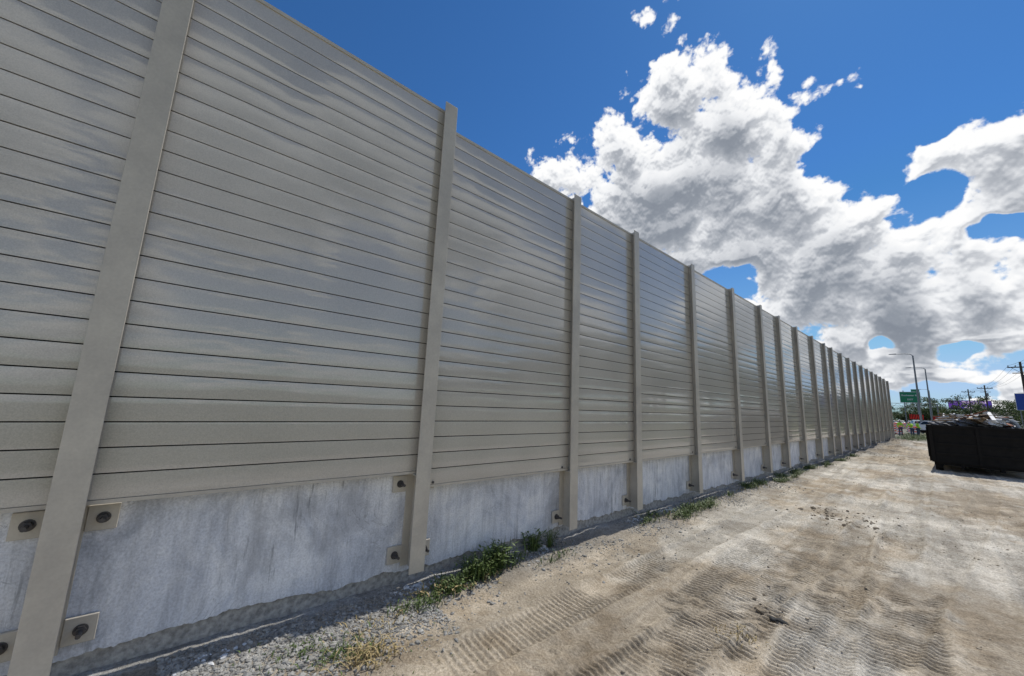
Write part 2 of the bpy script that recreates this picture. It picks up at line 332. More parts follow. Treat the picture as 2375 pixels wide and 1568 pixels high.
# ------------------------------------------------------------------ sound barrier
sb=empty("sound_barrier_wall")
PY=[-7.65,-5.2,-2.8,-.38,2.06,4.45,6.19,8.58,11.03,13.32,15.22,17.45,19.93,22.23,23.83,26.2,28.43,30.59,33.03,35.4,37.78,40.15,42.52,44.9,47.63]
BX=.12
pm=MB(); fr=MB()
rr=random.Random(3)
for i in range(len(PY)-1):
    a=PY[i]+.007; b=PY[i+1]-.007
    near=i<=3
    zb,zt=(1.13,5.30) if near else (.976+.006*rr.uniform(-1,1),5.105)
    nb=25; H_=(zt-zb)/nb
    for k in range(nb):
        z0_=zb+k*H_; z1_=z0_+H_; tilt=rr.uniform(-.0007,.0007); off=rr.uniform(-.0006,.0006)
        ga=.0058; zs=np.linspace(z0_+ga,z1_-.003,7)
        vs=[];fs=[]
        for j,zz in enumerate(zs):
            t=(j/6)*2-1; xx=BX+off+tilt*t-.0007*t*t
            if j in(0,6): xx-=.0008
            vs+= [(xx,a,zz),(xx,b,zz)]
        for j in range(6): fs.append((2*j,2*j+1,2*j+3,2*j+2))
        pm.add(vs,fs,0,True)
        x0_=BX-.022; xe=vs[0][0]; xt=vs[-1][0]
        pm.add([(x0_,a,zs[0]),(x0_,b,zs[0]),(xe,b,zs[0]),(xe,a,zs[0])],[(0,1,2,3)],0)
        pm.add([(xt,a,zs[-1]),(xt,b,zs[-1]),(x0_,b,zs[-1]),(x0_,a,zs[-1])],[(0,1,2,3)],0)
    pm.box(.03,BX-.022,a,b,zb,zt,1)
    fr.box(.026,BX+.004,a,b,zb-.022,zb+.003,0)
    fr.box(.026,BX+.007,a,b,zt-.004,zt+.030,0)
obj("panel_boards",pm.mesh("panel_boards",[MP,M_BLACK]),sb)
o=obj("panel_trim",fr.mesh("panel_trim",[MS]),sb)
po=MB(); br=MB(); bo=MB()
FW=.0825
for i,py in enumerate(PY):
    zt=5.385 if i<=4 else 5.175+rr.uniform(-.01,.01)
    zb=.18+rr.uniform(-.01,.01)
    po.box(.197,.21,py-FW,py+FW,zb,zt,0)
    po.box(.003,.016,py-FW,py+FW,zb+.02,zt,0)
    po.box(.016,.197,py-.005,py+.005,zb+.01,zt,0)
    for z in(1.003,.325):
        if i>20: continue
        for sgn in(-1,1):
            y0_,y1_=sorted((py+sgn*(FW+.001),py+sgn*.235))
            br.box(.005,.030,y0_,y1_,z-.08,z+.08,0)
            c=(py+sgn*.163)
            bo.cyl((.030,c,z),(.036,c,z),.036,n=16); bo.cyl((.036,c,z),(.068,c,z),.027,n=6,smooth=False); bo.cyl((.068,c,z),(.13,c,z),.014,n=8)
    for sgn in(-1,1):
        y0_,y1_=sorted((py+sgn*.0055,py+sgn*.075)); zz=(1.105 if (i<=3 or (i==4 and sgn<0)) else .95)
        br.box(.03,.19,y0_,y1_,zz-.012,zz-.0005,0)
o=obj("posts",po.mesh("posts",[MS]),sb); bv=o.modifiers.new("b",'BEVEL'); bv.width=.003; bv.segments=2
o=obj("anchor_plates",br.mesh("anchor_plates",[MS]),sb); bv=o.modifiers.new("b",'BEVEL'); bv.width=.003; bv.segments=1
obj("anchor_bolts",bo.mesh("anchor_bolts",[M_BOLT]),sb)

# ------------------------------------------------------------------ stones
ico=bmesh.new(); bmesh.ops.create_icosphere(ico,subdivisions=1,radius=1); IV=np.array([v.co[:] for v in ico.verts]); IF=np.array([[v.index for v in f.verts] for f in ico.faces]); ico.free()
def stones(name,xy,size,mat,flat=.6,sink=.25):
    n=len(xy); P=np.repeat(IV[None],n,0)*(1+RNG.uniform(-.33,.33,(n,len(IV),1)))
    P=P*RNG.uniform(.55,1.2,(n,1,3))*np.array([1,1,flat])
    a=RNG.uniform(0,6.28,n); c,s=np.cos(a)[:,None],np.sin(a)[:,None]
    Px=P[...,0]*c-P[...,1]*s; Py=P[...,0]*s+P[...,1]*c; P=np.stack([Px,Py,P[...,2]],-1)*size[:,None,None]
    z=ghv(xy[:,0],xy[:,1])
    P+=np.stack([xy[:,0],xy[:,1],z+size*flat*(1-2*sink)*.7],-1)[:,None]
    F=(IF[None]+np.arange(n)[:,None,None]*len(IV)).reshape(-1,3)
    return obj(name,np_mesh(name,P.reshape(-1,3),F,[mat],False))
n=17000; yv=.2+RNG.power(.75,n)*14; xv=np.abs(RNG.normal(.0,.36,n))+.06
k=fbm(xv,yv,1.3,3,301)+RNG.uniform(-.12,.12,n)>.45; xy=np.stack([xv,yv],-1)[k]
n=9000; e_=np.stack([np.abs(RNG.normal(.42,.22,n))+.05,RNG.uniform(.2,2.1,n)],-1)
e_=e_[fbm(e_[:,0],e_[:,1],2.2,3,303)+RNG.uniform(-.15,.15,n)>.42]; xy=np.concatenate([xy,e_])
stones("gravel",xy,np.minimum(RNG.gamma(2.2,.0032,len(xy))+.002,.03),M_STONE)
n=1300; yv=.2+RNG.power(.5,n)*8; xv=.08+np.abs(RNG.normal(0,.09,n))+.12*sst(1.5,0,yv)
k=fbm(xv,yv,1.8,2,311)+RNG.uniform(-.1,.1,n)>.50
xy=np.stack([xv,yv],-1)[k]; stones("concrete_chips",xy,RNG.gamma(2.5,.0045,len(xy))+.003,M_CHIP,.45)
n=14000; yv=.5+RNG.power(.8,n)*20; xv=RNG.uniform(.4,5.2,n)
k=(fbm(xv,yv,.8,4,321)+RNG.uniform(-.2,.2,n))>.58; xy=np.stack([xv,yv],-1)[k]
stones("dirt_clods",xy,np.minimum(RNG.gamma(1.5,.003,len(xy))+.002,.018),M_CLOD)
def ring(cx,cy,r,n): 
    return np.stack([cx+RNG.normal(0,r,n),cy+RNG.normal(0,r*1.2,n)],-1)
xy=np.concatenate([ring(2.2,10,.33,130),ring(2.5,4.6,.12,16),ring(.9,27.5,.6,90),ring(1.1,35.5,.8,120),ring(1.0,43,.8,120)])
stones("dirt_pile",xy,np.minimum(RNG.gamma(2.0,.0075,len(xy))+.004,.05),pmat("dark_clods",(.20,.165,.12),.95,var=.3,scale=10),.55)

# ------------------------------------------------------------------ weeds
def weeds(name,cl,mat):
    Vs=[];Fs=[];n=0
    P=[]
    for c in cl:
        for _ in range(c[4]): P.append((max(.05,c[0]+random.gauss(0,c[2])),c[1]+random.gauss(0,c[3]),c[5],c[6]))
    Z=ghv(np.array([p[0] for p in P]),np.array([p[1] for p in P]))
    for (x,y,hh,lean),z in zip(P,Z):
            z=float(z)-.004; L=hh*random.uniform(.35,1.1); a=random.uniform(0,6.28); le=random.uniform(.15,lean)
            w=random.uniform(.0025,.006)*(1+hh*1.5); dx,dy=math.cos(a),math.sin(a); sx,sy=-dy,dx
            pts=((x,y,z,w*.6),(x+dx*L*le*.4,y+dy*L*le*.4,z+L*.55,w),(x+dx*L*le,y+dy*L*le,z+L*(1-.35*le),w*.1))
            for (qx,qy,qz,ww) in pts: Vs+= [(qx-sx*ww,qy-sy*ww,qz),(qx+sx*ww,qy+sy*ww,qz)]
            Fs+= [(n,n+1,n+3,n+2),(n+2,n+3,n+5,n+4)]; n+=6
            if hh>.11 and random.random()<.6:
                for t in(.3,.5,.7,.9):
                    qx=x+(pts[2][0]-x)*t;qy=y+(pts[2][1]-y)*t;qz=z+(pts[2][2]-z)*t
                    b=random.uniform(0,6.28); ex,ey,ez=math.cos(b),math.sin(b),random.uniform(-.2,.7); l=random.uniform(.02,.05)*(1 if hh<.3 else 1.8); s2=l*.25
                    Vs+= [(qx,qy,qz),(qx+ex*l*.5+ey*s2,qy+ey*l*.5-ex*s2,qz+ez*l*.5),(qx+ex*l,qy+ey*l,qz+ez*l),(qx+ex*l*.5-ey*s2,qy+ey*l*.5+ex*s2,qz+ez*l*.5)]; Fs.append((n,n+1,n+2,n+3)); n+=4
    return obj(name,np_mesh(name,np.array(Vs),np.array(Fs),[mat],False))
wr=random.Random(21)
wl=[(.28,2.72,.05,.09,190,.27,.7),(.25,3.05,.04,.07,140,.33,.6),(.30,2.9,.06,.16,100,.14,1.),(.36,2.38,.06,.08,130,.16,1.1),(.44,1.95,.07,.10,150,.09,1.4),(.40,2.15,.06,.08,80,.09,1.3),
 (.70,1.22,.08,.12,190,.07,1.4),(.50,1.0,.06,.08,90,.05,1.4),(.14,3.75,.02,.06,50,.30,.6),(.14,4.05,.02,.04,30,.24,.6)]
for _ in range(30): wl.append((wr.uniform(.12,.5),wr.uniform(3.3,24),.04,wr.uniform(.05,.2),wr.randint(15,60),wr.uniform(.05,.18),1.2))
for yc in(7.1,7.7,8.2,11.3,12.1,13.1,14.2,15.6,17.5,19.6,22,25): wl.append((wr.uniform(.15,.5),yc,.08,.17,150,wr.uniform(.12,.19),1.))
wl+=[(5.1,11.2,.12,.3,300,.2,1.),(.95,1.7,.2,.3,40,.03,1.4),(.55,.7,.15,.2,50,.05,1.3)]
weeds("weeds",wl,M_WEED)
weeds("dry_grass",[(.5,1.55,.10,.2,110,.06,1.5),(.86,1.34,.08,.10,210,.10,1.4),(.3,2.5,.10,.3,80,.12,1.3),(2.45,3.95,.1,.12,90,.05,1.6),(.3,8,.12,1,160,.08,1.4),(.4,12,.2,2,160,.09,1.4)],M_STRAW)
cl=[(0.8+random.uniform(-.5,1.2),random.uniform(50,66),.5,1.2,120,.5,.8) for _ in range(16)]+[(random.uniform(3.,9),random.uniform(60,100),.9,2,80,.5,.8) for _ in range(22)]+[(random.uniform(7.5,12),random.uniform(14,60),.9,2,70,.35,.8) for _ in range(14)]
weeds("grass",cl,M_WEED)

# rubber scrap (torn curled strip)
m=MB(); n_=14
for k in range(n_):
    a=k/(n_-1)*2.2
    for w in(-.035,.035): m.v.append((.07*math.cos(a)*1.3+.006*math.sin(k*2.1),.03*math.sin(a)+w*(.6+.4*math.sin(k*1.3)),.010+.022*math.sin(a)+(.010 if w>0 else 0)))
m.f=[(2*k,2*k+1,2*k+3,2*k+2) for k in range(n_-1)]; m.m=[0]*len(m.f); m.sm=[True]*len(m.f)
o=obj("rubber_scrap",m.mesh("rubber_scrap",[M_RUB]),loc=(2.6,4.42,gh(2.6,4.42)+.004),rotz=.5); so=o.modifiers.new("s",'SOLIDIFY'); so.thickness=.008

# ------------------------------------------------------------------ dumpster (roll-off)
du=empty("dumpster",(3.10,22.4,0))
d=MB(); W=2.44;L=6.4;Z0=.32;Z1=1.62
d.box(0,W,0,.05,Z0,Z1); d.box(0,W,L-.05,L,Z0,Z1); d.box(0,.05,.05,L-.05,Z0,Z1); d.box(W-.05,W,.05,L-.05,Z0,Z1); d.box(.05,W-.05,.05,L-.05,Z0,Z0+.05)
d.box(-.05,W+.05,-.055,.07,Z1,Z1+.09); d.box(-.05,W+.05,L-.07,L+.05,Z1,Z1+.09); d.box(-.05,.07,.07,L-.07,Z1,Z1+.09); d.box(W-.07,W+.05,.07,L-.07,Z1,Z1+.09)
for k in range(9):
    yy_=.25+k*.72; d.box(-.07,-.002,yy_,yy_+.09,Z0,Z1-.002); d.box(W+.002,W+.07,yy_,yy_+.09,Z0,Z1-.002)
for zz in(.62,.98,1.32): d.box(.12,W-.12,-.045,-.002,zz,zz+.07)
d.box(.0,.1,-.06,-.003,Z0,Z1-.003); d.box(W-.1,W,-.06,-.003,Z0,Z1-.003); d.box(W*.5-.04,W*.5+.04,-.06,-.004,Z0,Z1-.004)
for xx in(.7,W-.8): d.box(xx,xx+.1,.06,L+.2,.14,Z0-.002)
for yy_ in(.1,1.6,3.2,4.8): d.box(.1,W-.1,yy_,yy_+.1,Z0-.09,Z0-.003)
for xx in(.06,W-.26):
    for yy_ in(.35,L-.5): d.cyl((xx,yy_,.17),(xx+.2,yy_,.17),.17,n=18); d.box(xx-.02,xx+.22,yy_-.12,yy_+.12,.2,Z0-.004)
d.cyl((-.06,.0,.5),(-.06,.0,1.5),.02)
obj("container",d.mesh("container",[M_BLACK]),du)
db=MB(); r2=random.Random(5)
def blob(c,r,mi,sq=(1,1,.5)):
    ph=[r2.uniform(0,6) for _ in range(6)]
    bm=bmesh.new(); bmesh.ops.create_icosphere(bm,subdivisions=3,radius=1)
    for v in bm.verts:
        q=v.co; k=1+.25*math.sin(q.x*4+ph[0])*math.sin(q.y*5+ph[1])+.22*math.sin(q.z*8+ph[2]+q.x*6)+r2.uniform(-.09,.09)
        v.co=Vector((q.x*sq[0],q.y*sq[1],q.z*sq[2]))*k*r
    db.add([v.co+Vector(c) for v in bm.verts],[[v.index for v in f.verts] for f in bm.faces],mi); bm.free()
for k in range(50):
    xx=r2.uniform(.3,W-.3); yy_=r2.uniform(.3,L-.5); blob((xx,yy_,Z1+.06+r2.uniform(-.1,.12)+.24*math.sin(xx/W*3.14)),r2.uniform(.15,.32),r2.choice([0,0,0,0,1,1,2,3]))
for k in range(110):
    xx=r2.uniform(.3,W-.3); p=Vector((xx,r2.uniform(.3,L-.5),Z1+r2.uniform(.05,.32)+.24*math.sin(xx/W*3.14))); a=r2.uniform(0,3.14); el=r2.uniform(-.3,.5); l=r2.uniform(.3,.9)
    dv=Vector((math.cos(a)*math.cos(el),math.sin(a)*math.cos(el),math.sin(el)))*l
    if k%3==0: db.cyl(p-dv*.5,p+dv*.5,r2.uniform(.02,.05),mi=1)
    else: db.box(p.x-l/2,p.x+l/2,p.y-.05,p.y+.05,p.z-.02,p.z+.02,r2.choice([0,0,2,3,4,5]),rot=dv.to_track_quat('X','Z').to_matrix())
prev=None
for k in range(9):
    a=math.pi*k/8; q=Vector((1.95+.26*math.cos(a),.5,Z1+.12+.26*math.sin(a)))
    if prev: db.cyl(prev,q,.055,mi=1,caps=False)
    prev=q
obj("debris",db.mesh("debris",[M_WHITE,M_GREYP,pmat("grey_debris",(.2,.2,.21),.8),M_WOOD,M_BLACK,pmat("rusty",(.25,.09,.04),.8)]),du)

# ------------------------------------------------------------------ street lamps
def lamp_mesh(h):
    m=MB(); m.cyl((0,0,0),(0,0,.15),.28,n=12); m.cyl((0,0,.15),(0,0,h-.3),.15,.09,n=12)
    pts=[(0,0,h-.3),(-.25,0,h-.05),(-.8,0,h+.05),(-1.9,0,h+.08)]
    for a,b in zip(pts,pts[1:]): m.cyl(a,b,.05,n=8)
    m.add([(-1.8,-.16,h+.02),(-2.7,-.12,h+.04),(-2.7,.12,h+.04),(-1.8,.16,h+.02),(-1.85,-.1,h+.16),(-2.6,-.07,h+.12),(-2.6,.07,h+.12),(-1.85,.1,h+.16)],[(0,1,2,3),(7,6,5,4),(0,4,5,1),(1,5,6,2),(2,6,7,3),(3,7,4,0)])
    return m.mesh("street_lamp",[M_GALV])
lm=lamp_mesh(12); obj("street_lamp",lm,loc=(.35,86,0)); obj("street_lamp.001",lm,loc=(.8,110,0))
obj("street_lamp.002",lm,loc=(-1.2,190,0))

# ------------------------------------------------------------------ text helper
def text(s,size,mat,loc,parent,name):
    c=bpy.data.curves.new(name,'FONT'); c.body=s; c.size=size; c.align_x='CENTER'; c.align_y='CENTER'; c.extrude=.01; c.offset=size*.015
    c.materials.append(mat); o=bpy.data.objects.new(name,c); COL.objects.link(o); o.rotation_euler=(math.pi/2,0,0); o.location=loc; o.parent=parent
gs=empty("highway_sign",(-3.8,150,0)); m=MB()
m.box(-1.9,1.9,-.03,.03,6.4,9.2,0); m.box(-1.98,1.98,-.02,.035,6.32,9.28,1); m.box(.3,1.9,-.03,.03,9.3,9.95,0)
for xx in(-1.2,1.2): m.cyl((xx,.12,0),(xx,.12,9.6),.11,mi=2)
for zz in(7,8.6): m.box(-1.6,1.6,.04,.1,zz,zz+.12,2)
obj("sign_panel",m.mesh("sign_panel",[M_GREEN,M_WREF,M_GALV]),gs)
text("Rochester Rd",.58,M_WREF,(0,-.05,8.3),gs,"legend_1"); text("EXIT",.55,M_WREF,(0,-.05,7.2),gs,"legend_2")
ga=empty("overhead_sign_gantry",(-9.5,200,0)); m=MB()
for xx in(-12,9.5): m.cyl((xx,0,0),(xx,0,7.6),.2)
for zz in(6.6,7.6):
    for y_ in(-.5,.5): m.cyl((-12,y_,zz),(9.5,y_,zz),.07,n=6)
for k in range(22):
    x_=-12+k*.98; m.cyl((x_,-.5,6.6 if k%2 else 7.6),(x_+.98,-.5,7.6 if k%2 else 6.6),.04,n=6)
m.box(-6.5,-3.2,-.9,-.6,6.3,7.9,1); 
for k in range(12): m.box(-6.2+k*.24,-6.08+k*.24,-.93,-.905,6.9,7.3,2)
obj("truss",m.mesh("truss",[M_GALV,M_BLACK,M_AMBER]),ga)
bb=empty("billboard",(9.0,300,0)); m=MB()
m.box(-7.0,7.0,-.25,.25,8.2,12.4,0); m.box(-7.1,7.1,-.2,.3,8.1,12.5,1); m.cyl((0,.2,0),(0,.2,8.1),.45,mi=1); m.box(-7.1,7.1,-1.1,-.3,7.95,8.05,1)
obj("screen",m.mesh("screen",[M_BLUEB,M_BLACK]),bb)
text("WHOLESALE",1.4,M_PINK,(1.6,-.3,11.6),bb,"line_1"); text("OFFERS",1.4,M_PINK,(1.6,-.3,10.3),bb,"line_2"); text("SO GREAT!",1.4,M_PINK,(1.6,-.3,9.0),bb,"line_3")
bs=empty("blue_sign",(9.75,79,0)); m=MB(); m.box(-.75,.75,-.03,.03,3.6,5.6,0); m.box(-.79,.79,-.02,.035,3.56,5.64,1)
for xx in(-.5,.5): m.cyl((xx,.1,0),(xx,.1,5.5),.06,mi=2)
obj("sign_panel",m.mesh("blue_sign_panel",[M_BLUES,M_WREF,M_GALV]),bs)
def upole():
    m=MB(); m.cyl((0,0,0),(0,0,11.4),.18,.13,n=10,mi=0); m.box(-1.3,1.3,-.06,.06,10.5,10.66,0); m.box(-.9,.9,-.05,.05,9.6,9.72,0)
    for xx in(-1.2,-.5,.5,1.2): m.cyl((xx,0,10.66),(xx,0,10.9),.05,n=8,mi=1)
    m.cyl((.28,0,8.6),(.28,0,9.4),.22,n=12,mi=1); m.cyl((-.05,0,9.7),(-.9,0,10.5),.025,mi=0); m.cyl((.05,0,9.7),(.9,0,10.5),.025,mi=0)
    return m.mesh("utility_pole",[M_POLEW,M_GALV])
um=upole(); UP=[(13.2,38),(11.25,98),(9.5,157),(7.0,176),(5,230),(3.5,290)]
for k,(a,b) in enumerate(UP): obj("utility_pole" if k==0 else "utility_pole.%03d"%k,um,loc=(a,b,0),rotz=.03)
m=MB()
for (a,b),(c,d_) in zip(UP,UP[1:]):
    for off in(-1.2,-.5,.5,1.2):
        pr=None
        for t in np.linspace(0,1,11):
            q=Vector((a+(c-a)*t+off,b+(d_-b)*t,10.85-.9*4*t*(1-t)*min(1,(d_-b)/60)))
            if pr: m.cyl(pr,q,.016,n=4,caps=False)
            pr=q
obj("power_lines",m.mesh("power_lines",[M_RUB]))

# ------------------------------------------------------------------ small building
hb=empty("white_building",(11.3,150,0)); m=MB()
m.box(-2.6,2.6,0,5,0,3.3,0); m.add([(-2.9,-.3,3.3),(2.9,-.3,3.3),(2.9,5.3,3.3),(-2.9,5.3,3.3),(-2.9,2.5,4.6),(2.9,2.5,4.6)],[(0,1,5,4),(2,3,4,5),(0,4,3),(1,2,5),(0,3,2,1)],1)
m.box(-.5,.5,-.04,-.002,.05,2.1,2)
for xx in(-1.9,1.2): m.box(xx,xx+.9,-.04,-.002,1.1,2.2,3)
obj("house_shell",m.mesh("house_shell",[M_SIDING,M_ROOF,M_WOOD,M_GLASS]),hb)

# ------------------------------------------------------------------ traffic drums
m=MB(); prof=[(.0,1.02),(.07,1.02),(.20,1.0),(.205,.86),(.215,.72),(.225,.58),(.235,.44),(.245,.30),(.26,.10),(.36,.09),(.38,0)]
m.lathe(prof,18,mis=[0,0,0,1,0,1,0,1,0,2]); m.cyl((-.08,0,1.02),(-.08,0,1.1),.015,mi=0); m.cyl((.08,0,1.02),(.08,0,1.1),.015,mi=0); m.cyl((-.09,0,1.1),(.09,0,1.1),.015,mi=0)
dm=m.mesh("traffic_drum",[M_ORANGE,M_WREF,M_RUB])
DR=[(-4.0+.03*k,56+5*k) for k in range(14)]+[(-1.3,56),(-1.9,62),(-1.6,71),(-2.5,79),(-1.2,88),(-2.2,66),(-2.9,73),(-3.1,60),(-2.5,58),(-.3,75),(-3.3,68),(-.9,69),(-1.5,66),(.3,72)]
for k,(a,b) in enumerate(DR): obj("traffic_drum" if k==0 else "traffic_drum.%03d"%k,dm,loc=(a,b,.0))

# ------------------------------------------------------------------ cars
def car_mesh(name,paint,kind=0):
    m=MB(); 
    if kind==0: prof=[(-2.2,.35),(-2.25,.7),(-2.1,.9),(-1.5,.98),(-.95,1.38),(.35,1.45),(1.15,1.02),(2.0,.88),(2.25,.7),(2.25,.35)]
    else: prof=[(-2.6,.45),(-2.65,1.1),(-.7,1.12),(-.6,1.75),(.9,1.8),(1.4,1.2),(2.5,1.1),(2.65,.85),(2.65,.45)]
    def hw(z): return .9 if z<1.0+.15*kind else .9-.35*(z-1.0-.15*kind)/.5
    n=len(prof); vs=[(s*hw(z),y,z) for s in(-1,1) for (y,z) in prof]
    m.add(vs,[(i,(i+1)%n,(i+1)%n+n,i+n) for i in range(n)]+[tuple(reversed(range(n))),tuple(range(n,2*n))],0)
    if kind==0:
        for s in(-1,1): m.add([(s*.885,-1.35,1.03),(s*.785,-.9,1.33),(s*.775,.33,1.39),(s*.87,.95,1.06)],[(0,1,2,3)],1)
        m.add([(-.78,-1.46,1.03),(.78,-1.46,1.03),(.68,-1.02,1.35),(-.68,-1.02,1.35)],[(0,1,2,3)],1); m.add([(-.75,1.1,1.07),(.75,1.1,1.07),(.66,.42,1.43),(-.66,.42,1.43)],[(0,1,2,3)],1)
        ax=1.38; rw=.33
    else:
        for s in(-1,1): m.add([(s*.89,-.55,1.25),(s*.70,-.5,1.68),(s*.70,.85,1.7),(s*.87,1.25,1.25)],[(0,1,2,3)],1)
        m.add([(-.7,-.69,1.25),(.7,-.69,1.25),(.62,-.63,1.68),(-.62,-.63,1.68)],[(0,1,2,3)],1)
        ax=1.65; rw=.38
    for yy_ in(-ax,ax):
        for s in(-1,1): m.cyl((s*.72,yy_,rw),(s*.93,yy_,rw),rw,n=20,mi=2); m.cyl((s*.93,yy_,rw),(s*.94,yy_,rw),rw*.55,n=14,mi=4)
    b=prof[1][0]
    for s in(-1,1): m.box(s*.72-.14,s*.72+.14,b-.03,b+.02,.65,.85,3)
    return m.mesh(name,[paint,M_GLASS,M_RUB,M_RED,M_GALV])
def paint(n,c): return pmat(n,c,.25,var=.03)
CP=[paint("paint_white",(.7,.7,.7)),paint("paint_red",(.4,.02,.02)),paint("paint_silver",(.4,.41,.42)),paint("paint_dark",(.03,.035,.05))]
CM=[car_mesh("car_a",CP[0]),car_mesh("car_b",CP[1]),car_mesh("car_c",CP[2]),car_mesh("car_d",CP[3]),car_mesh("truck_a",CP[0],1)]
for k,(a,b,t) in enumerate([(-6,85,0),(-9.3,98,1),(-6,118,2),(-9.4,132,3),(-6.1,150,0),(-9,165,2),(-5.9,185,3),(-13,110,0)]):
    o=obj("car" if k==0 else "car.%03d"%k,CM[t],loc=(a,b,.015)); 
    bv=o.modifiers.new("b",'BEVEL'); bv.width=.06; bv.segments=2; bv.limit_method='ANGLE'
obj("pickup_truck",CM[4],loc=(-.4,96,0),rotz=.3); obj("pickup_truck.001",CM[4],loc=(1.7,84,0),rotz=1.2)
for k,(a,b) in enumerate([(-1.9,125),(.6,150)]):
    e=empty("arrow_board_trailer" if k==0 else "arrow_board_trailer.001",(a,b,0)); m=MB()
    m.box(-1.15,1.15,-.06,.06,1.9,3.1,0)
    for i in range(9):
        for j in range(4): m.cyl((-1+.25*i,-.061,2.1+.27*j),(-1+.25*i,-.08,2.1+.27*j),.075,n=8,mi=1)
    m.cyl((0,.1,.5),(0,.1,2.5),.07,mi=2); m.box(-.8,.8,-.5,.9,.42,.62,2)
    for s in(-.85,.85): m.cyl((s-.08,.2,.3),(s+.08,.2,.3),.3,n=14,mi=3)
    obj("board",m.mesh("board",[M_BLACK,M_RED,M_GALV,M_RUB]),e)

# ------------------------------------------------------------------ workers
def person(name,loc,rotz,pose=0):
    e=empty(name,loc); e.rotation_euler=(0,0,rotz)
    J={'pelvis':(0,0,.95),'waist':(0,.0,1.1),'chest':(0,.02,1.32),'neck':(0,.0,1.5),'head0':(0,-.02,1.58),
       'shl':(-.19,0,1.43),'shr':(.19,0,1.43),'ell':(-.26,-.03,1.15),'elr':(.26,-.02,1.15),'wrl':(-.26,-.18,.93),'wrr':(.25,-.22,.98),
       'hpl':(-.1,0,.9),'hpr':(.1,0,.9),'knl':(-.12,-.05,.5),'knr':(.13,.0,.5),'anl':(-.13,.03,.09),'anr':(.15,.06,.09),'tol':(-.14,-.13,.05),'tor':(.17,-.1,.05)}
    if pose: J.update({'chest':(0,-.14,1.28),'neck':(0,-.22,1.43),'head0':(0,-.25,1.5),'shl':(-.19,-.18,1.38),'shr':(.19,-.18,1.38),'ell':(-.24,-.28,1.12),'elr':(.24,-.3,1.12),'wrl':(-.16,-.45,.95),'wrr':(.14,-.47,.97)})
    def skin(nm_,chain,radii,mats):
        vs=sorted({a for c in chain for a in c},key=lambda q:list(radii).index(q)); idx={v:i for i,v in enumerate(vs)}
        me=bpy.data.meshes.new(nm_); me.from_pydata([J[v] for v in vs],[(idx[a],idx[b]) for a,b in chain],[]); me.materials.append(mats)
        o=obj(nm_,me,e); md=o.modifiers.new("skin",'SKIN'); md.use_smooth_shade=True
        for i,v in enumerate(vs): me.skin_vertices[0].data[i].radius=(radii[v],radii[v]*.85)
        me.skin_vertices[0].data[0].use_root=True; sm=o.modifiers.new("sub",'SUBSURF'); sm.levels=1; sm.render_levels=1
    skin("jacket",[('waist','chest'),('chest','neck'),('chest','shl'),('chest','shr'),('shl','ell'),('shr','elr'),('ell','wrl'),('elr','wrr')],{'waist':.16,'chest':.17,'neck':.06,'shl':.08,'shr':.08,'ell':.055,'elr':.055,'wrl':.042,'wrr':.042},M_HIVIS)
    skin("trousers",[('pelvis','hpl'),('pelvis','hpr'),('hpl','knl'),('hpr','knr'),('knl','anl'),('knr','anr')],{'pelvis':.15,'hpl':.1,'hpr':.1,'knl':.075,'knr':.075,'anl':.055,'anr':.055},M_JEAN)
    m=MB()
    h=Vector(J['head0'])
    m.lathe([(0.001,-.03),(.05,-.02),(.07,.04),(.078,.1),(.07,.17),(.04,.21),(.001,.22)],14,c=(h.x,h.y,h.z),mi=0)
    m.cyl((h.x,h.y-.07,h.z+.09),(h.x,h.y-.1,h.z+.07),.014,.01,n=6,mi=0)
    m.lathe([(.11,.13),(.095,.135),(.09,.2),(.05,.25),(.001,.26)],14,c=(h.x,h.y,h.z),mi=1)
    for s in(-1,1): m.cyl((h.x+s*.03,h.y-.072,h.z+.105),(h.x+s*.03,h.y-.08,h.z+.105),.01,n=6,mi=2)
    for w in('wrl','wrr'):
        q=Vector(J[w]); m.box(q.x-.03,q.x+.03,q.y-.1,q.y-.02,q.z-.045,q.z+.0,0)
        for f in range(4): m.cyl((q.x-.024+.016*f,q.y-.09,q.z-.03),(q.x-.024+.016*f,q.y-.13-.008*(f in(1,2)),q.z-.07),.008,.006,n=5,mi=0)
        m.cyl((q.x+.03,q.y-.05,q.z-.02),(q.x+.045,q.y-.1,q.z-.03),.01,.007,n=5,mi=0)
    for a,t in(('anl','tol'),('anr','tor')):
        a=Vector(J[a]);t=Vector(J[t]); m.cyl((a.x,a.y+.05,.06),(t.x,t.y,.045),.06,.045,n=8,mi=2); 
    obj("head_hands_boots",m.mesh("head_hands_boots",[M_SKIN,M_WREF,M_RUB]),e)
person("construction_worker",(-.45,63,0),.6); person("construction_worker.001",(.65,60,0),-2.4,1); person("construction_worker.002",(1.0,61.5,0),1.9)

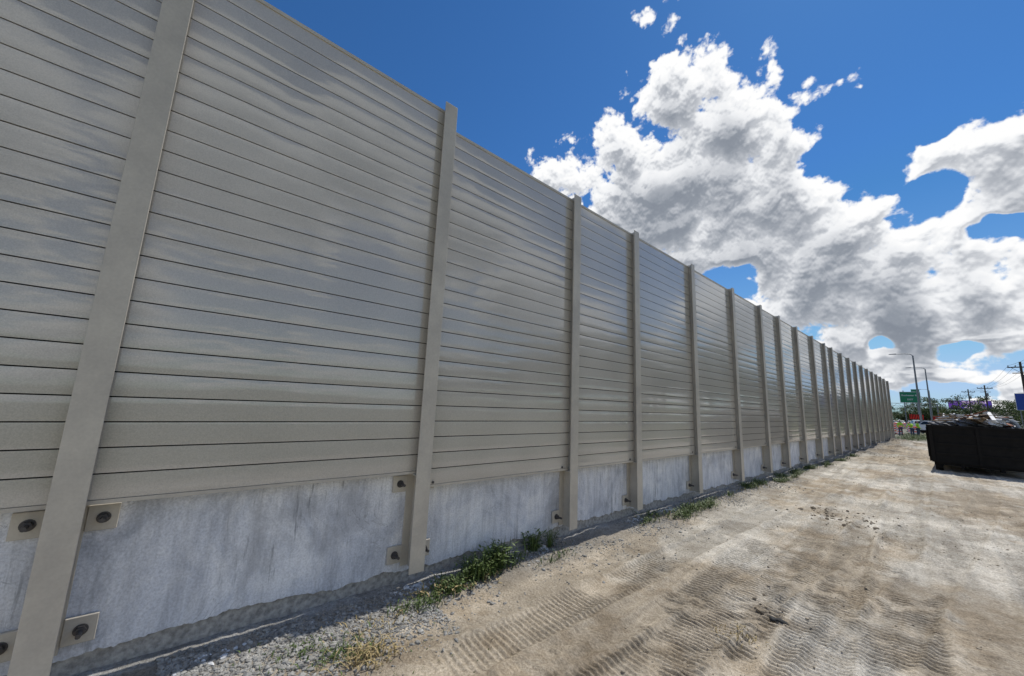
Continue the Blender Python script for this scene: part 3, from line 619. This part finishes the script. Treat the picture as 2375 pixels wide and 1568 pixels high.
# ------------------------------------------------------------------ trees
def tree_mesh(name,seed,h=10,leaves=4200,ls=.30):
    r=random.Random(seed); m=MB(); base=h*.3
    m.cyl((0,0,-.1),(0.05,0,base),h*.028,h*.02,n=9,mi=0,caps=False)
    cl=[]
    for k in range(9):
        a=k*2.4+r.uniform(-.4,.4); el=r.uniform(.35,1.3); l=h*r.uniform(.2,.36); s=Vector((0.05,0,base*r.uniform(.75,1.15)))
        d=Vector((math.cos(a)*math.cos(el),math.sin(a)*math.cos(el),math.sin(el))); e=s+d*l; m.cyl(s,e,h*.011,h*.005,n=6,mi=0,caps=False)
        for _ in range(3):
            e2=e+Vector((r.uniform(-1,1),r.uniform(-1,1),r.uniform(-.1,1.1)))*h*.13; m.cyl(e,e2,h*.005,h*.002,n=5,mi=0,caps=False); cl.append((e2,h*r.uniform(.07,.13)))
        cl.append((e,h*r.uniform(.09,.14)))
    for _ in range(6): cl.append((Vector((r.gauss(0,h*.09),r.gauss(0,h*.09),h*r.uniform(.72,.93))),h*r.uniform(.07,.11)))
    rn=np.random.default_rng(seed); n=leaves; ci=rn.integers(0,len(cl),n); C=np.array([c[0][:] for c in cl])[ci]; Rr=np.array([c[1] for c in cl])[ci]
    D=rn.normal(size=(n,3)); D/=np.linalg.norm(D,axis=1)[:,None]; P=C+D*(Rr*rn.power(2.2,n)*1.1)[:,None]*np.array([1.1,1.1,.8])
    U=rn.normal(size=(n,3)); U/=np.linalg.norm(U,axis=1)[:,None]; Wv=np.cross(U,rn.normal(size=(n,3))); Wv/=np.linalg.norm(Wv,axis=1)[:,None]
    s=(ls*rn.uniform(.5,1.2,n))[:,None]; Q=np.stack([P-U*s*.5,P+Wv*s*.35,P+U*s*.5,P-Wv*s*.35],1).reshape(-1,3)
    k=len(m.v); m.v.extend(map(tuple,Q.tolist())); m.f.extend([(k+4*i,k+4*i+1,k+4*i+2,k+4*i+3) for i in range(n)]); m.m.extend([1]*n); m.sm.extend([False]*n)
    return m.mesh(name,[M_BARK,M_LEAF])
TM=[tree_mesh("tree_mesh_%d"%k,50+k) for k in range(3)]
rt=random.Random(9)
tl=empty("distant_trees")
for k in range(34):
    t=k/33; x_=-14+t*60+rt.uniform(-2,2); y_=rt.uniform(205,260); sc=rt.uniform(.85,1.35)
    obj("tree_%d"%k,rt.choice(TM),tl,(x_,y_,-1.5),rt.uniform(0,6),(sc*1.3,sc*1.3,sc))
tl2=empty("roadside_trees")
for k,(x_,y_,sc) in enumerate([(13.5,118,.80),(17.5,122,.95),(14.5,132,.9),(19,108,.95),(16,142,.95),(22,128,1.05),(17,92,.8),(22,98,1.05),(9.5,135,.6),(12,128,.7)]):
    obj("tree_%d"%k,TM[k%3],tl2,(x_,y_,-.8),k*1.3,(sc*1.1,sc*1.1,sc))
tl3=empty("tree_line")
for k in range(26):
    t=k/25; x_=40-16*t+rt.uniform(-2,2); y_=24+66*t+rt.uniform(-2,2); h_=.62+.75*float(sst(.0,.35,np.array(t)))+rt.uniform(-.15,.2)
    obj("tree_%d"%k,rt.choice(TM),tl3,(x_,y_,-.2),rt.uniform(0,6),(h_*1.1,h_*1.1,h_))
bsh=empty("shrubs")
for k in range(14):
    sc=rt.uniform(.2,.32); obj("shrub_%d"%k,TM[k%3],bsh,(rt.uniform(5.5,13),rt.uniform(70,112),-.7),rt.uniform(0,6),(sc*1.8,sc*1.8,sc))

# ------------------------------------------------------------------ world: Nishita + procedurally computed cumulus
SUN=Vector((-.02,.56,.83)).normalized(); EL=math.asin(SUN.z); AZ=math.atan2(SUN.x,SUN.y)
BL=[(-.328,.703,.612,.078),(-.241,.781,.560,.10),(-.154,.831,.524,.074),(-.435,.676,.580,.07),(-.544,.646,.520,.085),(-.350,.820,.452,.165),(-.180,.884,.431,.11),
(-.112,.930,.351,.10),(-.025,.954,.298,.095),(.048,.955,.292,.07),(.007,.894,.448,.055),(.089,.909,.406,.060),(.15,.90,.39,.08),(-.158,.956,.244,.12),(-.045,.976,.211,.10),
(.054,.976,.208,.085),(-.252,.903,.347,.11),(-.117,.982,.147,.08),(-.015,.990,.138,.055),(.054,.990,.125,.06),(.018,.997,.077,.045),(-.052,.994,.083,.035),(-.480,.762,.434,.14),
(-.330,.590,.736,-.008),(-.277,.614,.739,-.014),(-.080,.768,.634,-.014),(-.086,.734,.673,-.014),
(.82,.25,.5,.15),(.77,.48,.40,.15),(.70,.64,.26,.13),(.62,.76,.17,.10),(.93,.05,.45,.2),(.15,.96,.2,.09),(.3,.93,.25,.12),(.85,-.4,.35,.25),(.45,.75,.5,.1),(.5,-.2,.84,.2),(.45,.88,.12,.06)]
GAP=[(-.006,.925,.378,.024),(-.300,.905,.298,.026),(.08,.951,.296,.016),(-.068,.868,.489,.052),(.049,.886,.468,.016),(.012,.99,.115,.014),(-.07,.985,.14,.012)]
IW,IH=3328,1664; r0=IH//2-30; nrow=IH-r0
jj,ii=np.meshgrid(np.arange(r0,IH,dtype=np.float32),np.arange(IW,dtype=np.float32),indexing='ij')
ph=-((ii+.5)/IW-.5)*2*np.pi; th=((jj+.5)/IH-.5)*np.pi
dx=np.cos(th)*np.cos(ph);dy=np.cos(th)*np.sin(ph);dz=np.sin(th)
den=1/(np.maximum(1+dy,.12)); px=(dx*2*den).astype(np.float32); pz=(dz*2*den).astype(np.float32)
def pf(x,y,f,o,seed,g=.55,bill=False):
    s=0;a=1;t=0
    for i in range(o):
        n=pnoise(x*f+i*13.7,y*f+i*5.3,seed+i); s=s+a*((np.abs(n)*2.2-.5) if bill else n); t+=a; a*=g; f*=2.05
    return s/t
wx=pf(px,pz,9,3,7); wz=pf(px,pz,9,3,13); qx=px+wx*.012; qz=pz+wz*.012
FF=np.full(dx.shape,-9.,np.float32)
for (a,b,c,r) in BL:
    l=math.sqrt(a*a+b*b+c*c); dd=np.sqrt((dx-a/l)**2+(dy-b/l)**2+(dz-c/l)**2); f=(r-dd)*15
    k_=.25; hh=np.clip(.5+.5*(FF-f)/k_,0,1); FF=f*(1-hh)+FF*hh+k_*hh*(1-hh)
gen=pf(qx,qz*1.3,1.6,3,19)*5-1.3+np.clip(-dy*3+.4,0,1)*2.2-1.9
band=1-np.abs(dz-.07)/.07
gen2=-.65+1.0*np.clip(band,0,1)+3.2*pf(qx*.7,qz*3.2,10,3,29)
gen2=np.where(dz>.15,-3,gen2)
FF=np.maximum(np.maximum(FF,gen),gen2); FF=np.clip(FF,-3,1.4)
G=0
for (a,b,c,r) in GAP:
    l=math.sqrt(a*a+b*b+c*c); dd=np.sqrt((dx+wx*.05-a/l)**2+(dy-b/l)**2+((dz+wz*.05-c/l)*1.35)**2); G=np.maximum(G,np.clip(1-dd/(r*2.4),0,1))
FF=FF-2.6*G
low=pf(qx,qz*1.15,7,2,41,.5); mid=pf(qx,qz*1.1,9,5,51,.56,True); hi=pf(qx,qz,34,4,61,.6)
Dl=FF+.05+1.1*low+.55*pf(qx,qz*1.1,9,2,51,.56,True)
D=FF+.05+1.1*low+1.0*mid+.50*hi
D=np.where(dz<-.02,-3,D)
sl=IW/(2*np.pi)
def sh(A,up):
    B=np.empty_like(A); n=int(up); B[:-n]=A[n:]; B[-n:]=A[-1:]; return B
Dc=np.clip(D,0,2.0); Lc=np.clip(Dl,0,2.0)
tau=0
for s_,w_ in((.012,.25),(.028,.35),(.05,.4),(.08,.4)): tau=tau+w_*sh(Lc,max(1,round(s_*sl)))
lit=np.exp(-.85*tau)
thin=np.exp(-1.5*Dc)
relief=np.clip((Dc-sh(Dc,3))*.9+(Dc-sh(Dc,8))*.6,-.32,.36)
b_=np.clip(.19+.60*lit+.40*thin+.60*relief*(.5+.8*lit),0.03,1.1)
img=bpy.data.images.new("sky_clouds",IW,IH,alpha=True,float_buffer=True)
buf=np.zeros((IH,IW,4),np.float32); buf[...,3]=1; buf[...,0]=-.5
buf[r0:,:,0]=np.clip(D,-.5,1.2); buf[r0:,:,1]=b_
try: img.colorspace_settings.name='Non-Color'
except Exception: pass
img.pixels.foreach_set(buf.ravel()); img.update(); img.pack()
w=bpy.data.worlds.new("World"); S.world=w; w.use_nodes=True; nt=w.node_tree; ns=nt.nodes; ln=nt.links; bg=ns['Background']; bg.inputs['Strength'].default_value=.1
tc=ns.new('ShaderNodeTexCoord')
e1=ns.new('ShaderNodeTexEnvironment'); e1.image=img; ln.new(tc.outputs['Generated'],e1.inputs['Vector'])
sc_=ns.new('ShaderNodeSeparateColor'); ln.new(e1.outputs['Color'],sc_.inputs[0])
hn=N(ns,'ShaderNodeTexNoise',i_Scale=75.0,i_Detail=3.0,i_Roughness=.65); ln.new(tc.outputs['Generated'],hn.inputs['Vector'])
def wmath(op,a,b,c=None):
    n=ns.new('ShaderNodeMath'); n.operation=op
    for i,v in enumerate((a,b,c)):
        if v is None: continue
        if hasattr(v,'links'): ln.new(v,n.inputs[i])
        else: n.inputs[i].default_value=v
    return n.outputs[0]
hs=wmath('SUBTRACT',hn.outputs['Fac'],.5)
Dn=wmath('MULTIPLY_ADD',hs,.65,sc_.outputs[0]); Bn=wmath('MULTIPLY_ADD',hs,.16,sc_.outputs[1])
al=ns.new('ShaderNodeMapRange'); al.interpolation_type='SMOOTHSTEP'; al.inputs['From Min'].default_value=-.06; al.inputs['From Max'].default_value=.36; ln.new(Dn,al.inputs['Value'])
cr=ns.new('ShaderNodeValToRGB'); e=cr.color_ramp.elements; e[0].position=0; e[0].color=(1.7,1.95,2.45,1); e[1].position=1; e[1].color=(10.0,10.0,10.0,1)
for p_,c_ in((.28,(2.8,3.1,3.6)),(.5,(5.1,5.35,5.8)),(.76,(8.6,8.75,9.0))):
    q=e.new(p_); q.color=(*c_,1)
ln.new(Bn,cr.inputs[0])
sky=ns.new('ShaderNodeTexSky'); sky.sky_type='NISHITA'; sky.sun_disc=False; sky.sun_elevation=EL; sky.sun_rotation=AZ; sky.air_density=1; sky.dust_density=.1; sky.ozone_density=2.0
sp=ns.new('ShaderNodeSeparateXYZ'); ln.new(tc.outputs['Generated'],sp.inputs[0])
mr=ns.new('ShaderNodeMapRange'); mr.inputs['From Min'].default_value=.0; mr.inputs['From Max'].default_value=.42; ln.new(sp.outputs['Z'],mr.inputs['Value'])
def mixc(A,B,fac):
    t=ns.new('ShaderNodeMix'); t.data_type='RGBA'; t.inputs['A'].default_value=(*A,1); t.inputs['B'].default_value=(*B,1); ln.new(fac,t.inputs['Factor']); return t.outputs['Result']
tint=ns.new('ShaderNodeMix'); tint.data_type='RGBA'; tint.blend_type='MULTIPLY'; tint.inputs['Factor'].default_value=1; ln.new(sky.outputs[0],tint.inputs['A']); ln.new(mixc((.70,.85,1.0),(.32,.68,1.03),mr.outputs[0]),tint.inputs['B'])
dk=ns.new('ShaderNodeMix'); dk.data_type='RGBA'; dk.blend_type='DARKEN'; dk.inputs['Factor'].default_value=1; ln.new(tint.outputs['Result'],dk.inputs['A']); ln.new(mixc((4.6,6.6,9.0),(.95,2.7,6.1),mr.outputs[0]),dk.inputs['B'])
mx=ns.new('ShaderNodeMix'); mx.data_type='RGBA'; ln.new(al.outputs[0],mx.inputs['Factor']); ln.new(dk.outputs['Result'],mx.inputs['A']); ln.new(cr.outputs['Color'],mx.inputs['B'])
ln.new(mx.outputs['Result'],bg.inputs['Color'])

sd=bpy.data.lights.new("sun",'SUN'); sd.energy=3.5; sd.angle=rad(.5); sd.color=(1,.955,.87); so=bpy.data.objects.new("sun",sd); COL.objects.link(so)
so.rotation_euler=SUN.to_track_quat('Z','Y').to_euler(); so.location=(0,10,20)
